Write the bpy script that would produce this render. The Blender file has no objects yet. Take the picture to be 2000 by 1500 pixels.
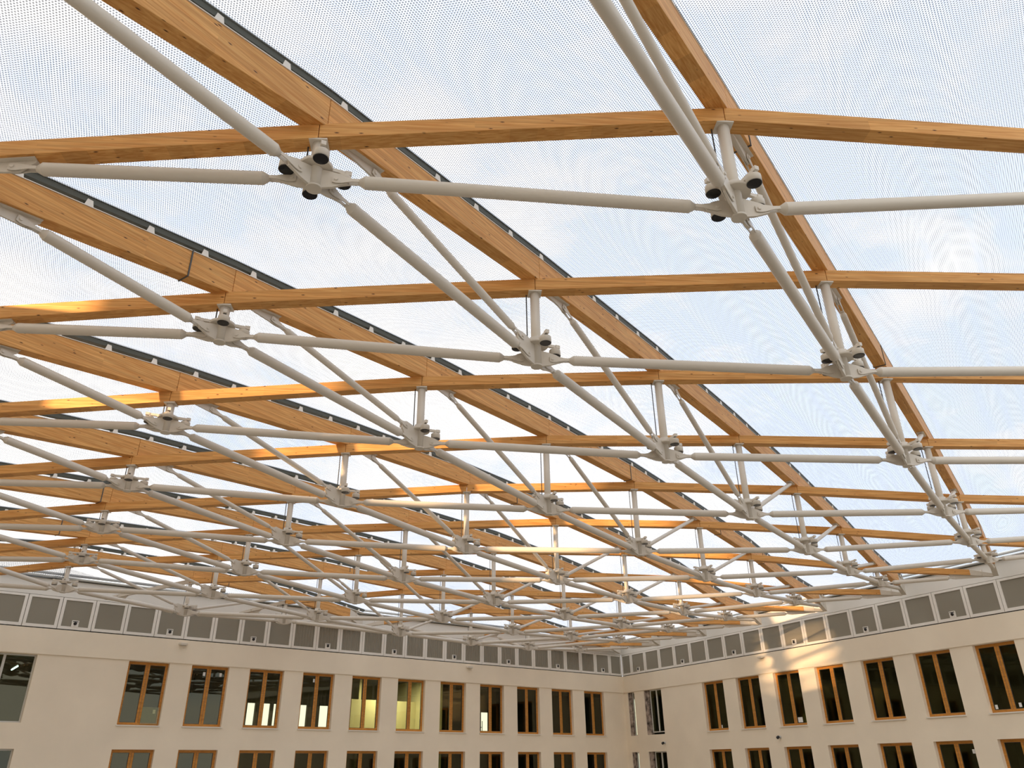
import bpy, math, random
from mathutils import Vector, Matrix
random.seed(7)
C = bpy.context.scene.collection
V = Vector
# ------------------------------------------------------------------ camera
cam_d = bpy.data.cameras.new('camera'); cam = bpy.data.objects.new('camera', cam_d); C.objects.link(cam)
yaw, pitch, roll = math.radians(30.7405), math.radians(26.63), math.radians(-0.5589)
fw = V((math.sin(yaw)*math.cos(pitch), math.cos(yaw)*math.cos(pitch), math.sin(pitch)))
rt = V((math.cos(yaw), -math.sin(yaw), 0)); up = rt.cross(fw)
r2 = rt*math.cos(roll) + up*math.sin(roll); u2 = up*math.cos(roll) - rt*math.sin(roll)
M = Matrix((r2, u2, -fw)).transposed().to_4x4(); M.translation = V((-6.0037, -4.7866, 10.0))
cam.matrix_world = M
cam_d.sensor_width = 36; cam_d.lens = 36*1499.52/2000; cam_d.shift_x = 0.00686
cam_d.clip_start = 0.05; cam_d.clip_end = 500
bpy.context.scene.camera = cam
# ------------------------------------------------------------------ world, sun, exposure
SKY = 1.36
w = bpy.data.worlds.new('world'); bpy.context.scene.world = w; w.use_nodes = True
nt = w.node_tree; nt.nodes.clear()
def N(nt, t, **k):
    n = nt.nodes.new(t)
    for a, b in k.items(): setattr(n, a, b)
    return n
tc = N(nt, 'ShaderNodeTexCoord'); mp = N(nt, 'ShaderNodeMapping'); mp.inputs['Scale'].default_value = (1, 1, 2.2)
nz = N(nt, 'ShaderNodeTexNoise'); nz.inputs['Scale'].default_value = 3.2; nz.inputs['Detail'].default_value = 7; nz.inputs['Roughness'].default_value = .6
cr = N(nt, 'ShaderNodeValToRGB'); cr.color_ramp.elements[0].position = .33; cr.color_ramp.elements[0].color = (.66, .75, .90, 1)
cr.color_ramp.elements[1].position = .50; cr.color_ramp.elements[1].color = (1, .975, .95, 1)
sx = N(nt, 'ShaderNodeSeparateXYZ')                      # clearer sky towards +x and overhead, paler towards the horizon
ma = N(nt, 'ShaderNodeMath', operation='MULTIPLY_ADD'); ma.inputs[1].default_value = -.10; ma.inputs[2].default_value = .03
mb_ = N(nt, 'ShaderNodeMath', operation='MULTIPLY_ADD'); mb_.inputs[1].default_value = -.17
ad = N(nt, 'ShaderNodeMath', operation='ADD')
bg = N(nt, 'ShaderNodeBackground'); bg.inputs['Strength'].default_value = SKY
wo = N(nt, 'ShaderNodeOutputWorld')
L = nt.links.new
L(tc.outputs['Generated'], mp.inputs[0]); L(mp.outputs[0], nz.inputs['Vector'])
L(tc.outputs['Generated'], sx.inputs[0]); L(sx.outputs['Z'], ma.inputs[0]); L(sx.outputs['X'], mb_.inputs[0]); L(ma.outputs[0], mb_.inputs[2])
L(nz.outputs['Fac'], ad.inputs[0]); L(mb_.outputs[0], ad.inputs[1]); L(ad.outputs[0], cr.inputs[0])
L(cr.outputs[0], bg.inputs['Color']); L(bg.outputs[0], wo.inputs[0])
sd = bpy.data.lights.new('sun', 'SUN'); sd.energy = 7.5; sd.angle = math.radians(1.5); sd.color = (1, .66, .36)
sun = bpy.data.objects.new('sun', sd); C.objects.link(sun)
sun.rotation_euler = V((-0.92, -0.36, 0.082)).to_track_quat('Z', 'Y').to_euler(); sun.location = (-20, -20, 40)
vs = bpy.context.scene.view_settings
vs.view_transform = 'Standard'; vs.look = 'None'; vs.exposure = 0.36; vs.gamma = 1; vs.use_curve_mapping = False
cy = bpy.context.scene.cycles
cy.max_bounces = 8; cy.diffuse_bounces = 5; cy.transparent_max_bounces = 16; cy.glossy_bounces = 3; cy.transmission_bounces = 6
cy.use_denoising = True
# ------------------------------------------------------------------ materials
def mat(name):
    m = bpy.data.materials.new(name); m.use_nodes = True; nt = m.node_tree; nt.nodes.clear()
    return m, nt, N(nt, 'ShaderNodeOutputMaterial')
def principled(name, col, rough=.5, metal=0, bump=0, bscale=40, var=0, vscale=3, coords='Object', spec=.5):
    m, nt, out = mat(name); p = N(nt, 'ShaderNodeBsdfPrincipled'); L = nt.links.new
    p.inputs['Roughness'].default_value = rough; p.inputs['Metallic'].default_value = metal; p.inputs['Base Color'].default_value = (*col, 1)
    p.inputs['Specular IOR Level'].default_value = spec
    if bump or var:
        t = N(nt, 'ShaderNodeTexCoord')
    if var:
        n = N(nt, 'ShaderNodeTexNoise'); n.inputs['Scale'].default_value = vscale; n.inputs['Detail'].default_value = 5
        r = N(nt, 'ShaderNodeValToRGB'); r.color_ramp.elements[0].position = .3; r.color_ramp.elements[1].position = .7
        r.color_ramp.elements[0].color = (*[c*(1-var) for c in col], 1); r.color_ramp.elements[1].color = (*[min(1, c*(1+var*.4)) for c in col], 1)
        L(t.outputs[coords], n.inputs['Vector']); L(n.outputs['Fac'], r.inputs[0]); L(r.outputs[0], p.inputs['Base Color'])
    if bump:
        n = N(nt, 'ShaderNodeTexNoise'); n.inputs['Scale'].default_value = bscale; n.inputs['Detail'].default_value = 4
        b = N(nt, 'ShaderNodeBump'); b.inputs['Strength'].default_value = bump; b.inputs['Distance'].default_value = .01
        L(t.outputs[coords], n.inputs['Vector']); L(n.outputs['Fac'], b.inputs['Height']); L(b.outputs[0], p.inputs['Normal'])
    L(p.outputs[0], out.inputs[0]); return m
def wood(name, c0, c1, knots=True):
    m, nt, out = mat(name); p = N(nt, 'ShaderNodeBsdfPrincipled'); L = nt.links.new; p.inputs['Roughness'].default_value = .55
    p.inputs['Specular IOR Level'].default_value = .3
    t = N(nt, 'ShaderNodeTexCoord'); oi = N(nt, 'ShaderNodeObjectInfo')
    off = N(nt, 'ShaderNodeVectorMath', operation='ADD'); mul = N(nt, 'ShaderNodeMath', operation='MULTIPLY'); mul.inputs[1].default_value = 37
    L(oi.outputs['Random'], mul.inputs[0]); L(t.outputs['Object'], off.inputs[0]); L(mul.outputs[0], off.inputs[1])
    mp = N(nt, 'ShaderNodeMapping'); mp.inputs['Scale'].default_value = (.9, 22, 26)
    n = N(nt, 'ShaderNodeTexNoise'); n.inputs['Scale'].default_value = 1.6; n.inputs['Detail'].default_value = 5; n.inputs['Distortion'].default_value = .5
    r = N(nt, 'ShaderNodeValToRGB'); r.color_ramp.elements[0].position = .35; r.color_ramp.elements[1].position = .68
    r.color_ramp.elements[0].color = (*c0, 1); r.color_ramp.elements[1].color = (*c1, 1)
    L(off.outputs[0], mp.inputs[0]); L(mp.outputs[0], n.inputs['Vector']); L(n.outputs['Fac'], r.inputs[0])
    last = r.outputs[0]
    # lamellae: faint glue lines every 4 cm and board-length tone steps
    sp = N(nt, 'ShaderNodeSeparateXYZ'); L(t.outputs['Object'], sp.inputs[0])
    fl = N(nt, 'ShaderNodeMath', operation='FLOOR'); dv = N(nt, 'ShaderNodeMath', operation='MULTIPLY'); dv.inputs[1].default_value = 25
    L(sp.outputs['Z'], dv.inputs[0]); L(dv.outputs[0], fl.inputs[0])
    cx_ = N(nt, 'ShaderNodeCombineXYZ'); m3 = N(nt, 'ShaderNodeMath', operation='MULTIPLY'); m3.inputs[1].default_value = .3
    L(sp.outputs['X'], m3.inputs[0]); L(m3.outputs[0], cx_.inputs['X']); L(fl.outputs[0], cx_.inputs['Z']); L(mul.outputs[0], cx_.inputs['Y'])
    n3 = N(nt, 'ShaderNodeTexWhiteNoise'); fx = N(nt, 'ShaderNodeVectorMath', operation='FLOOR'); L(cx_.outputs[0], fx.inputs[0]); L(fx.outputs[0], n3.inputs[0])
    mr = N(nt, 'ShaderNodeMapRange'); mr.inputs['To Min'].default_value = .86; mr.inputs['To Max'].default_value = 1.06; L(n3.outputs['Value'], mr.inputs['Value'])
    mx = N(nt, 'ShaderNodeVectorMath', operation='SCALE'); L(last, mx.inputs[0]); L(mr.outputs[0], mx.inputs['Scale']); last = mx.outputs[0]
    if knots:
        v = N(nt, 'ShaderNodeTexVoronoi'); v.inputs['Scale'].default_value = 1; mp2 = N(nt, 'ShaderNodeMapping'); mp2.inputs['Scale'].default_value = (3.2, 9.5, 9.5)
        L(off.outputs[0], mp2.inputs[0]); L(mp2.outputs[0], v.inputs['Vector'])
        r2_ = N(nt, 'ShaderNodeValToRGB'); r2_.color_ramp.elements[0].position = .05; r2_.color_ramp.elements[1].position = .125
        r2_.color_ramp.elements[0].color = (1, 1, 1, 1); r2_.color_ramp.elements[1].color = (0, 0, 0, 1)
        L(v.outputs['Distance'], r2_.inputs[0])
        mk = N(nt, 'ShaderNodeMix', data_type='RGBA'); mk.inputs[7].default_value = (.09, .03, .012, 1)
        L(r2_.outputs[0], mk.inputs[0]); L(last, mk.inputs[6]); last = mk.outputs[2]
    L(last, p.inputs['Base Color']); L(p.outputs[0], out.inputs[0]); return m
M_wood = wood('glulam spruce', (.60, .265, .065), (.80, .44, .15))
M_frame = wood('oiled timber window frame', (.50, .20, .03), (.66, .30, .06), False)
M_steel = principled('white painted steel', (.68, .62, .53), .42, bump=.05, bscale=60)
M_grey = principled('grey painted steel', (.50, .50, .48), .5)
M_dark = principled('dark rubber profile', (.085, .088, .068), .6)
M_alu = principled('bright aluminium', (.62, .64, .65), .35, .7)
M_black = principled('black lamp glass', (.010, .010, .012), .15)
M_cable = principled('dark grey cable', (.08, .08, .075), .6)
M_plaster = principled('beige plaster', (.92, .81, .645), .9, bump=.35, bscale=90, var=.05, vscale=.6, spec=.2)
M_pale = principled('pale wall lining', (.82, .79, .73), .85, var=.03, vscale=.5, spec=.2)
M_white = principled('white panel frame', (.86, .82, .75), .6, spec=.3)
M_sill = principled('cream window sill', (.80, .74, .64), .5)
M_cav = principled('panel cavity lining', (.55, .5, .42), .9, var=.2, vscale=1.2)
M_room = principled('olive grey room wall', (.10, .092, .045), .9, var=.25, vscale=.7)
M_roomlight = principled('sunlit yellow room wall', (.62, .58, .36), .9, var=.1, vscale=.7)  # pale yellow stands in for sun falling on the room walls
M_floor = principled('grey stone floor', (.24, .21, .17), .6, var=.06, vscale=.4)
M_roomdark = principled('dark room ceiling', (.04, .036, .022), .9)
M_masonry = principled('raw masonry edge', (.40, .32, .26), .95, bump=.8, bscale=14, var=.93, vscale=3.5)
M_paper = principled('white paper', (.85, .85, .82), .8)
M_gap = principled('shadow joint', (.03, .028, .025), .9)
def emis(name, col, s):
    m, nt, out = mat(name); e = N(nt, 'ShaderNodeEmission'); e.inputs[0].default_value = (*col, 1); e.inputs[1].default_value = s
    nt.links.new(e.outputs[0], out.inputs[0]); return m
M_tube = emis('fluorescent tube', (.55, .85, 1), 4)
def glassmat():
    m, nt, out = mat('window glass'); L = nt.links.new
    tr = N(nt, 'ShaderNodeBsdfTransparent'); tr.inputs[0].default_value = (.80, .81, .68, 1)
    gl = N(nt, 'ShaderNodeBsdfGlossy'); gl.inputs['Roughness'].default_value = .01; gl.inputs[0].default_value = (.95, .92, .66, 1)
    fr = N(nt, 'ShaderNodeFresnel'); fr.inputs[0].default_value = 1.6
    ge = N(nt, 'ShaderNodeNewGeometry'); iv = N(nt, 'ShaderNodeMath', operation='SUBTRACT'); iv.inputs[0].default_value = 1; L(ge.outputs['Backfacing'], iv.inputs[1])
    fm = N(nt, 'ShaderNodeMath', operation='MULTIPLY'); L(fr.outputs[0], fm.inputs[0]); L(iv.outputs[0], fm.inputs[1])   # only the outer face of a pane mirrors
    mx = N(nt, 'ShaderNodeMixShader'); L(fm.outputs[0], mx.inputs[0]); L(tr.outputs[0], mx.inputs[1]); L(gl.outputs[0], mx.inputs[2]); L(mx.outputs[0], out.inputs[0])
    return m
M_glass = glassmat()
def meshmat():   # perforated metal sheet: fine holes average out to a part-transparent grey
    m, nt, out = mat('grey perforated sheet'); L = nt.links.new
    tr = N(nt, 'ShaderNodeBsdfTransparent'); d = N(nt, 'ShaderNodeBsdfDiffuse'); d.inputs[0].default_value = (.42, .385, .31, 1)
    mx = N(nt, 'ShaderNodeMixShader'); mx.inputs[0].default_value = .58; L(tr.outputs[0], mx.inputs[1]); L(d.outputs[0], mx.inputs[2]); L(mx.outputs[0], out.inputs[0]); return m
M_mesh = meshmat()
def foil(name, pitch, rad, phase, dcol):   # clear foil printed with round grey dots on a staggered grid, UV in metres
    m, nt, out = mat(name); L = nt.links.new
    uv = N(nt, 'ShaderNodeUVMap'); uv.uv_map = 'foil'
    def lattice(ox, oy):
        mp = N(nt, 'ShaderNodeMapping'); mp.inputs['Scale'].default_value = (1/pitch, 1/(pitch*1.732), 1); mp.inputs['Location'].default_value = (ox+phase, oy+phase*.6, 0)
        L(uv.outputs[0], mp.inputs[0]); fr = N(nt, 'ShaderNodeVectorMath', operation='FRACTION'); L(mp.outputs[0], fr.inputs[0])
        sb = N(nt, 'ShaderNodeVectorMath', operation='SUBTRACT'); sb.inputs[1].default_value = (.5, .5, 0); L(fr.outputs[0], sb.inputs[0])
        ml = N(nt, 'ShaderNodeVectorMath', operation='MULTIPLY'); ml.inputs[1].default_value = (pitch, pitch*1.732, 0); L(sb.outputs[0], ml.inputs[0])
        ln = N(nt, 'ShaderNodeVectorMath', operation='LENGTH'); L(ml.outputs[0], ln.inputs[0]); return ln.outputs['Value']
    mn = N(nt, 'ShaderNodeMath', operation='MINIMUM'); L(lattice(0, 0), mn.inputs[0]); L(lattice(.5, .5), mn.inputs[1])
    lt = N(nt, 'ShaderNodeMath', operation='LESS_THAN'); lt.inputs[1].default_value = rad; L(mn.outputs[0], lt.inputs[0])
    clear = N(nt, 'ShaderNodeBsdfTransparent'); clear.inputs[0].default_value = (.97, .965, .96, 1)
    dt = N(nt, 'ShaderNodeBsdfTransparent'); dt.inputs[0].default_value = (*dcol, 1)
    dl = N(nt, 'ShaderNodeBsdfTranslucent'); dl.inputs[0].default_value = (.75, .76, .78, 1)
    m1 = N(nt, 'ShaderNodeMixShader'); m1.inputs[0].default_value = .22; L(dt.outputs[0], m1.inputs[1]); L(dl.outputs[0], m1.inputs[2])
    mx = N(nt, 'ShaderNodeMixShader'); L(lt.outputs[0], mx.inputs[0]); L(clear.outputs[0], mx.inputs[1]); L(m1.outputs[0], mx.inputs[2]); L(mx.outputs[0], out.inputs[0]); return m
M_foil1 = foil('dotted lower foil', .035, .0104, 0, (.15, .15, .155))
M_foil2 = foil('dotted upper foil', .035, .0098, .31, (.56, .57, .58))
# ------------------------------------------------------------------ mesh helpers
class MB:
    def __init__(s): s.v = []; s.f = []; s.sm = []
    def poly(s, pts, faces, smooth=False):
        b = len(s.v); s.v += [V(p) for p in pts]
        for f in faces: s.f.append([b+i for i in f]); s.sm.append(smooth)
        return s
    def hexa(s, p):   # p: 4 bottom (ccw seen from above), 4 top
        return s.poly(p, [(3, 2, 1, 0), (4, 5, 6, 7), (0, 1, 5, 4), (1, 2, 6, 5), (2, 3, 7, 6), (3, 0, 4, 7)])
    def box(s, x0, x1, y0, y1, z0, z1):
        return s.hexa([(x0, y0, z0), (x1, y0, z0), (x1, y1, z0), (x0, y1, z0), (x0, y0, z1), (x1, y0, z1), (x1, y1, z1), (x0, y1, z1)])
    def lathe(s, p0, ax, prof, n=16, smooth=True):   # prof: (distance along ax, radius)
        ax = V(ax).normalized(); p0 = V(p0)
        a = ax.orthogonal().normalized(); b = ax.cross(a); base = len(s.v)
        for t, r in prof:
            for k in range(n):
                q = 2*math.pi*k/n; s.v.append(p0+ax*t+(a*math.cos(q)+b*math.sin(q))*r)
        for m in range(len(prof)-1):
            for k in range(n):
                k2 = (k+1) % n
                if prof[m] == prof[m+1]: continue
                s.f.append([base+m*n+k, base+m*n+k2, base+(m+1)*n+k2, base+(m+1)*n+k]); s.sm.append(smooth)
        s.f.append([base+k for k in reversed(range(n))]); s.sm.append(False)
        s.f.append([base+(len(prof)-1)*n+k for k in range(n)]); s.sm.append(False)
        return s
    def tube(s, p0, p1, r, n=16):
        p0 = V(p0); p1 = V(p1); return s.lathe(p0, p1-p0, [(0, r), ((p1-p0).length, r)], n)
    def plate(s, o, d, pts, th):   # polygon in the vertical plane through o along d (pts: (r, z)), thickness th
        o = V(o); d = V(d).normalized(); nrm = V((0, 0, 1)).cross(d).normalized(); n = len(pts)
        P = [o+d*a+V((0, 0, z))+nrm*th/2 for a, z in pts]+[o+d*a+V((0, 0, z))-nrm*th/2 for a, z in pts]
        F = [tuple(range(n)), tuple(reversed(range(n, 2*n)))]+[(k, k+n, (k+1) % n+n, (k+1) % n) for k in range(n)]
        return s.poly(P, F)
    def build(s, name, m, parent=None, origin=None, loc=None, rotz=None, bevel=0):
        o0 = V(origin) if origin is not None else V((0, 0, 0))
        me = bpy.data.meshes.new(name); me.from_pydata([tuple(v-o0) for v in s.v], [], s.f)
        me.polygons.foreach_set('use_smooth', s.sm); me.materials.append(m); me.update()
        o = bpy.data.objects.new(name, me); C.objects.link(o)
        if parent is not None: o.parent = parent
        elif origin is not None: o.location = o0
        if loc is not None: o.location = loc
        if rotz is not None: o.rotation_euler = (0, 0, rotz)
        if bevel:
            b = o.modifiers.new('bevel', 'BEVEL'); b.width = bevel; b.segments = 2; b.limit_method = 'ANGLE'
        return o
def tag(o, label, cat, group=None, kind=None):
    o['label'] = label; o['category'] = cat
    if group: o['group'] = group
    if kind: o['kind'] = kind
    return o
def thing(name, loc, label, cat, group=None, rotz=0, kind=None):
    o = bpy.data.objects.new(name, None); C.objects.link(o); o.location = loc; o.rotation_euler = (0, 0, rotz); o.empty_display_size = .2
    return tag(o, label, cat, group, kind)
def dup(root, loc, rotz=None):
    r = root.copy(); C.objects.link(r); r.location = loc
    if rotz is not None: r.rotation_euler = (0, 0, rotz)
    for ch in list(root.children):
        c = ch.copy(); C.objects.link(c); c.parent = r
        for g in ch.children:
            d = g.copy(); C.objects.link(d); d.parent = c
    return r
ORD = ['zeroth', 'first', 'second', 'third', 'fourth', 'fifth', 'sixth', 'seventh', 'eighth', 'ninth', 'tenth', 'eleventh', 'twelfth', 'thirteenth',
       'fourteenth', 'fifteenth', 'sixteenth', 'seventeenth', 'eighteenth', 'nineteenth', 'twentieth', 'twenty-first', 'twenty-second', 'twenty-third',
       'twenty-fourth', 'twenty-fifth', 'twenty-sixth', 'twenty-seventh', 'twenty-eighth', 'twenty-ninth', 'thirtieth', 'thirty-first', 'thirty-second']
# ------------------------------------------------------------------ grid of the roof
AL = {-1: -.83, 0: .124, 1: 1.066, 2: 2.016, 3: 2.967, 4: 3.937, 5: 4.915, 6: 5.913, 7: 6.924, 8: 7.939, 9: 8.996, 10: 10.052, 11: 11.151}
BE = {-1: -.97, 0: .024, 1: 1.015, 2: 1.995, 3: 2.976, 4: 3.971, 5: 4.978, 6: 5.996, 7: 7.046, 8: 8.10}
va, vb = V((-4.7709, 2.4153, 0)), V((4.7709, 2.0847, 0))
UZ = {(0, 0): 17.70, (0, 1): 17.11, (1, 0): 17.82, (1, 1): 17.45, (1, 2): 17.0, (2, 0): 17.87, (2, 1): 17.70, (2, 2): 17.43, (2, 3): 16.95,
      (3, 0): 17.80, (3, 1): 17.80, (3, 2): 17.70, (3, 3): 17.36, (3, 4): 16.95, (4, 0): 17.53, (4, 1): 17.745, (4, 2): 17.815, (4, 3): 17.66, (4, 4): 17.289,
      (4, 5): 16.95, (5, 0): 17.22, (5, 1): 17.556, (5, 2): 17.739, (5, 3): 17.782, (5, 4): 17.58, (5, 5): 17.34, (5, 6): 16.957, (6, 1): 17.13, (6, 2): 17.567,
      (6, 3): 17.739, (6, 4): 17.779, (6, 5): 17.658, (6, 6): 17.412, (6, 7): 17.141, (7, 2): 17.06, (7, 3): 17.578, (7, 4): 17.74, (7, 5): 17.817, (7, 6): 17.626,
      (7, 7): 17.376, (8, 3): 17.05, (8, 4): 17.57, (8, 5): 17.74, (8, 6): 17.76, (8, 7): 17.276, (9, 4): 17.10, (9, 5): 17.52, (9, 6): 17.62, (10, 5): 17.12,
      (10, 6): 17.38, (11, 6): 17.13, (-1, 0): 17.27, (0, -1): 17.52, (1, -1): 17.91, (2, -1): 17.92, (3, -1): 17.86, (4, -1): 17.48}
LZ = {(0, 0): 16.168, (0, 1): 16.392, (1, 0): 15.899, (1, 1): 15.999, (1, 2): 16.32, (2, 0): 15.792, (2, 1): 15.808, (2, 2): 16.023, (2, 3): 16.287,
      (3, 0): 15.844, (3, 1): 15.729, (3, 2): 15.794, (3, 3): 15.941, (3, 4): 16.289, (4, 0): 16.12, (4, 1): 15.819, (4, 2): 15.742, (4, 3): 15.765, (4, 4): 15.958,
      (4, 5): 16.284, (5, 0): 16.54, (5, 1): 16.072, (5, 2): 15.84, (5, 3): 15.709, (5, 4): 15.736, (5, 5): 15.952, (5, 6): 16.305, (6, 1): 16.539, (6, 2): 16.105,
      (6, 3): 15.834, (6, 4): 15.72, (6, 5): 15.778, (6, 6): 15.957, (6, 7): 16.158, (7, 2): 16.566, (7, 3): 16.094, (7, 4): 15.864, (7, 5): 15.747, (7, 6): 15.803,
      (7, 7): 16.001, (8, 3): 16.54, (8, 4): 16.137, (8, 5): 15.846, (8, 6): 15.77, (8, 7): 16.328, (9, 4): 16.625, (9, 5): 16.193, (9, 6): 15.929, (10, 5): 16.657,
      (10, 6): 16.238, (11, 6): 16.737, (-1, 0): 16.45, (0, -1): 16.63, (1, -1): 16.05, (2, -1): 15.88, (3, -1): 16.01, (4, -1): 16.46}
def nxy(i, j): return vb*AL[i]+va*BE[j]
# walls
K0 = V((29.085, 38.986, 0)); uB = V((-.99153, -.12991, 0)); uR = V((-.0367, -.99933, 0)); nB = V((.12991, -.99153, 0)); nR = V((-.99933, .0367, 0))
WB, WR, TB, TR = 1.33666, 1.48644, .88135, .74092     # panel widths and the offset of the first joint from the corner
def onB(s, off, z): return K0+uB*s+nB*off+V((0, 0, z))
def onR(s, off, z): return K0+uR*s+nR*off+V((0, 0, z))
SUP = {}
for k in range(6): SUP['R%d' % k] = onR((26.6, 22.32, 17.83, 13.39, 8.98, 4.66)[k], .32, 16.93)
SUP['K'] = K0+uR*.42+nR*.34+V((0, 0, 16.93))
for k, s in ((14, 20.1), (19, 26.92), (24, 33.03), (9, 13.35), (4, 6.75)): SUP['B%d' % k] = onB(s, .32, 16.9)
for i in range(-1, 7):
    q = (vb*(AL[i]) + va*(BE[i+2] if i+2 <= 8 else 0)) if i+2 <= 8 else None
    SUP['L%d' % i] = q+V((0, 0, 16.42))
SUP['R-1'] = onR(31.3, .32, 16.93)
def P(k):    # beam underside point of a grid key
    if isinstance(k, str): return SUP[k]
    return nxy(*k)+V((0, 0, UZ[k]))
def Q(k):    # axis point of the lower chord
    return nxy(*k)+V((0, 0, LZ[k]+.13))
A_LINES = {0: [(0, -1), (0, 0), (0, 1), 'L0'], 1: [(1, -1), (1, 0), (1, 1), (1, 2), 'L1'], 2: [(2, -1), (2, 0), (2, 1), (2, 2), (2, 3), 'L2'],
           3: [(3, -1), (3, 0), (3, 1), (3, 2), (3, 3), (3, 4), 'L3'], 4: [(4, -1), (4, 0), (4, 1), (4, 2), (4, 3), (4, 4), (4, 5), 'L4'],
           5: ['R-1', (5, 0), (5, 1), (5, 2), (5, 3), (5, 4), (5, 5), (5, 6), 'L5'], 6: ['R0', (6, 1), (6, 2), (6, 3), (6, 4), (6, 5), (6, 6), (6, 7), 'L6'],
           7: ['R1', (7, 2), (7, 3), (7, 4), (7, 5), (7, 6), (7, 7), 'B24'], 8: ['R2', (8, 3), (8, 4), (8, 5), (8, 6), (8, 7), 'B19'],
           9: ['R3', (9, 4), (9, 5), (9, 6), 'B14'], 10: ['R4', (10, 5), (10, 6), 'B9'], 11: ['R5', (11, 6), 'B4']}
B_LINES = {0: [(-1, 0), (0, 0), (1, 0), (2, 0), (3, 0), (4, 0), (5, 0), 'R0'], 1: ['L-1', (0, 1), (1, 1), (2, 1), (3, 1), (4, 1), (5, 1), (6, 1), 'R1'],
           2: ['L0', (1, 2), (2, 2), (3, 2), (4, 2), (5, 2), (6, 2), (7, 2), 'R2'], 3: ['L1', (2, 3), (3, 3), (4, 3), (5, 3), (6, 3), (7, 3), (8, 3), 'R3'],
           4: ['L2', (3, 4), (4, 4), (5, 4), (6, 4), (7, 4), (8, 4), (9, 4), 'R4'], 5: ['L3', (4, 5), (5, 5), (6, 5), (7, 5), (8, 5), (9, 5), (10, 5), 'R5'],
           6: ['L4', (5, 6), (6, 6), (7, 6), (8, 6), (9, 6), (10, 6), (11, 6), 'K'], 7: ['L5', (6, 7), (7, 7), (8, 7), 'B14'], 8: ['L6', 'B24']}
BW, HA, HB = .24, .23, .475
# words for places in the grid: cross rows counted from the front, diagonal lines from the right
def wr(i): return ORD[i+1]
def wc(j): return ORD[j+1]
def jof(k): return k[1] if not isinstance(k, str) else None
def placeA(i, a, b):
    ja, jb = jof(a), jof(b)
    if ja is None: return ('right wall end' if str(a).startswith('R') else 'far end')
    if jb is None: return 'from the %s diagonal line to the %s wall' % (wc(ja), 'left' if str(b)[0] == 'L' else 'back')
    if ja == -1: return 'right of the first diagonal line'
    return 'between the %s and %s diagonal lines' % (wc(ja), wc(jb))
def placeB(j, a, b):
    ia = a[0] if not isinstance(a, str) else None; ib = b[0] if not isinstance(b, str) else None
    if ia is None: return 'at its left wall end'
    if ib is None: return 'from the %s cross row to the far wall' % wr(ia)
    if ia == -1: return 'in front of the first cross row'
    return 'between the %s and %s cross rows' % (wr(ia), wr(ib))
def is_sup(k): return isinstance(k, str)
STRAPS = {(2, 'L0', (1, 2)): .78, (5, (3, 5), (4, 5)): .9, (2, (3, 2), (4, 2)): .93, (2, (5, 2), (6, 2)): .35, (2, (6, 2), (7, 2)): .25, (0, (1, 0), (2, 0)): .93,
          (0, (4, 0), (5, 0)): .88, (0, (0, 0), (1, 0)): .17, (6, 'L4', (5, 6)): .75, (5, 'L3', (4, 5)): .93, (3, (4, 3), (5, 3)): .5, (6, (7, 6), (8, 6)): .3, (7, (7, 7), (8, 7)): .35}
def timber(name, a, b, z_off, h, label, cat, group, all_steel=False, sa=1.15, line=None):
    pa, pb = P(a)+V((0, 0, z_off)), P(b)+V((0, 0, z_off))
    d = V((pb.x-pa.x, pb.y-pa.y, 0)); Ln = d.length; ang = math.atan2(d.y, d.x); sl = (pb.z-pa.z)/Ln
    x0, x1 = (.004 if not is_sup(a) else sa), (Ln-.004 if not is_sup(b) else Ln-sa)
    def seg(mb, s0, s1, zl, zh, zl1=None, zh1=None, w=BW):
        zl1 = zl if zl1 is None else zl1; zh1 = zh if zh1 is None else zh1
        p = lambda x, y, z: (x, y, z+sl*x)
        mb.hexa([p(s0, -w/2, zl), p(s1, -w/2, zl1), p(s1, w/2, zl1), p(s0, w/2, zl), p(s0, -w/2, zh), p(s1, -w/2, zh1), p(s1, w/2, zh1), p(s0, w/2, zh)])
    root = thing(name, pa, label, cat, group, ang, kind='thing')
    if all_steel:
        m = MB(); seg(m, .03, x1+sa*.4, .02, h*.8, .0, h*.55, .12); m.build('steel_arm', M_steel, root)
        m = MB(); m.lathe((.45, .10, .02+sl*.45), (0, -1, 0), [(0, .05), (.2, .05)], 12); m.build('bolt', M_steel, root)
    else:
        m = MB(); seg(m, x0, x1, 0, h); m.build('timber', M_wood, root, bevel=.006)
    for end, k in ((0, a), (1, b)):
        if not is_sup(k): continue
        m = MB(); drop = -z_off if z_off else 0
        if end == 0:
            seg(m, .12, sa, drop, h*.45, 0, h, BW*.82)
        elif all_steel:
            seg(m, Ln-.65, Ln-.05, 0, h*.5, 0, h*.3, BW*.6)
        else:
            seg(m, Ln-sa, Ln-.12, 0, h, drop, h*.45, BW*.82)
        e = .0 if end == 0 else Ln
        m.build('steel_shoe', M_steel, root)
        if not all_steel:
            m = MB(); xs = (sa*.55) if end == 0 else Ln-sa*.55
            seg(m, xs-.012, xs+.012, -.01, h+.01, w=BW); m.build('stiffener', M_steel, root)
    if line is not None:
        f = STRAPS.get(line)
        if f:
            m = MB(); x = x0+(x1-x0)*f; seg(m, x-.012, x+.012, -.012, h+.03, w=BW+.03); m.build('strap', M_cable, root)
    return root
for i, ks in A_LINES.items():
    for a, b in zip(ks[:-1], ks[1:]):
        st = b in ('B24', 'B19')
        lab = 'orange timber cross beam of %s row, %s' % (wr(i), placeA(i, a, b))
        if st: lab = 'bare white steel arm ending the %s cross row at the back wall' % wr(i)
        timber('glulam_beam' if not st else 'steel_arm_beam', a, b, 0, HA, lab, 'beam', 'timber cross beams', st)
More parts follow.
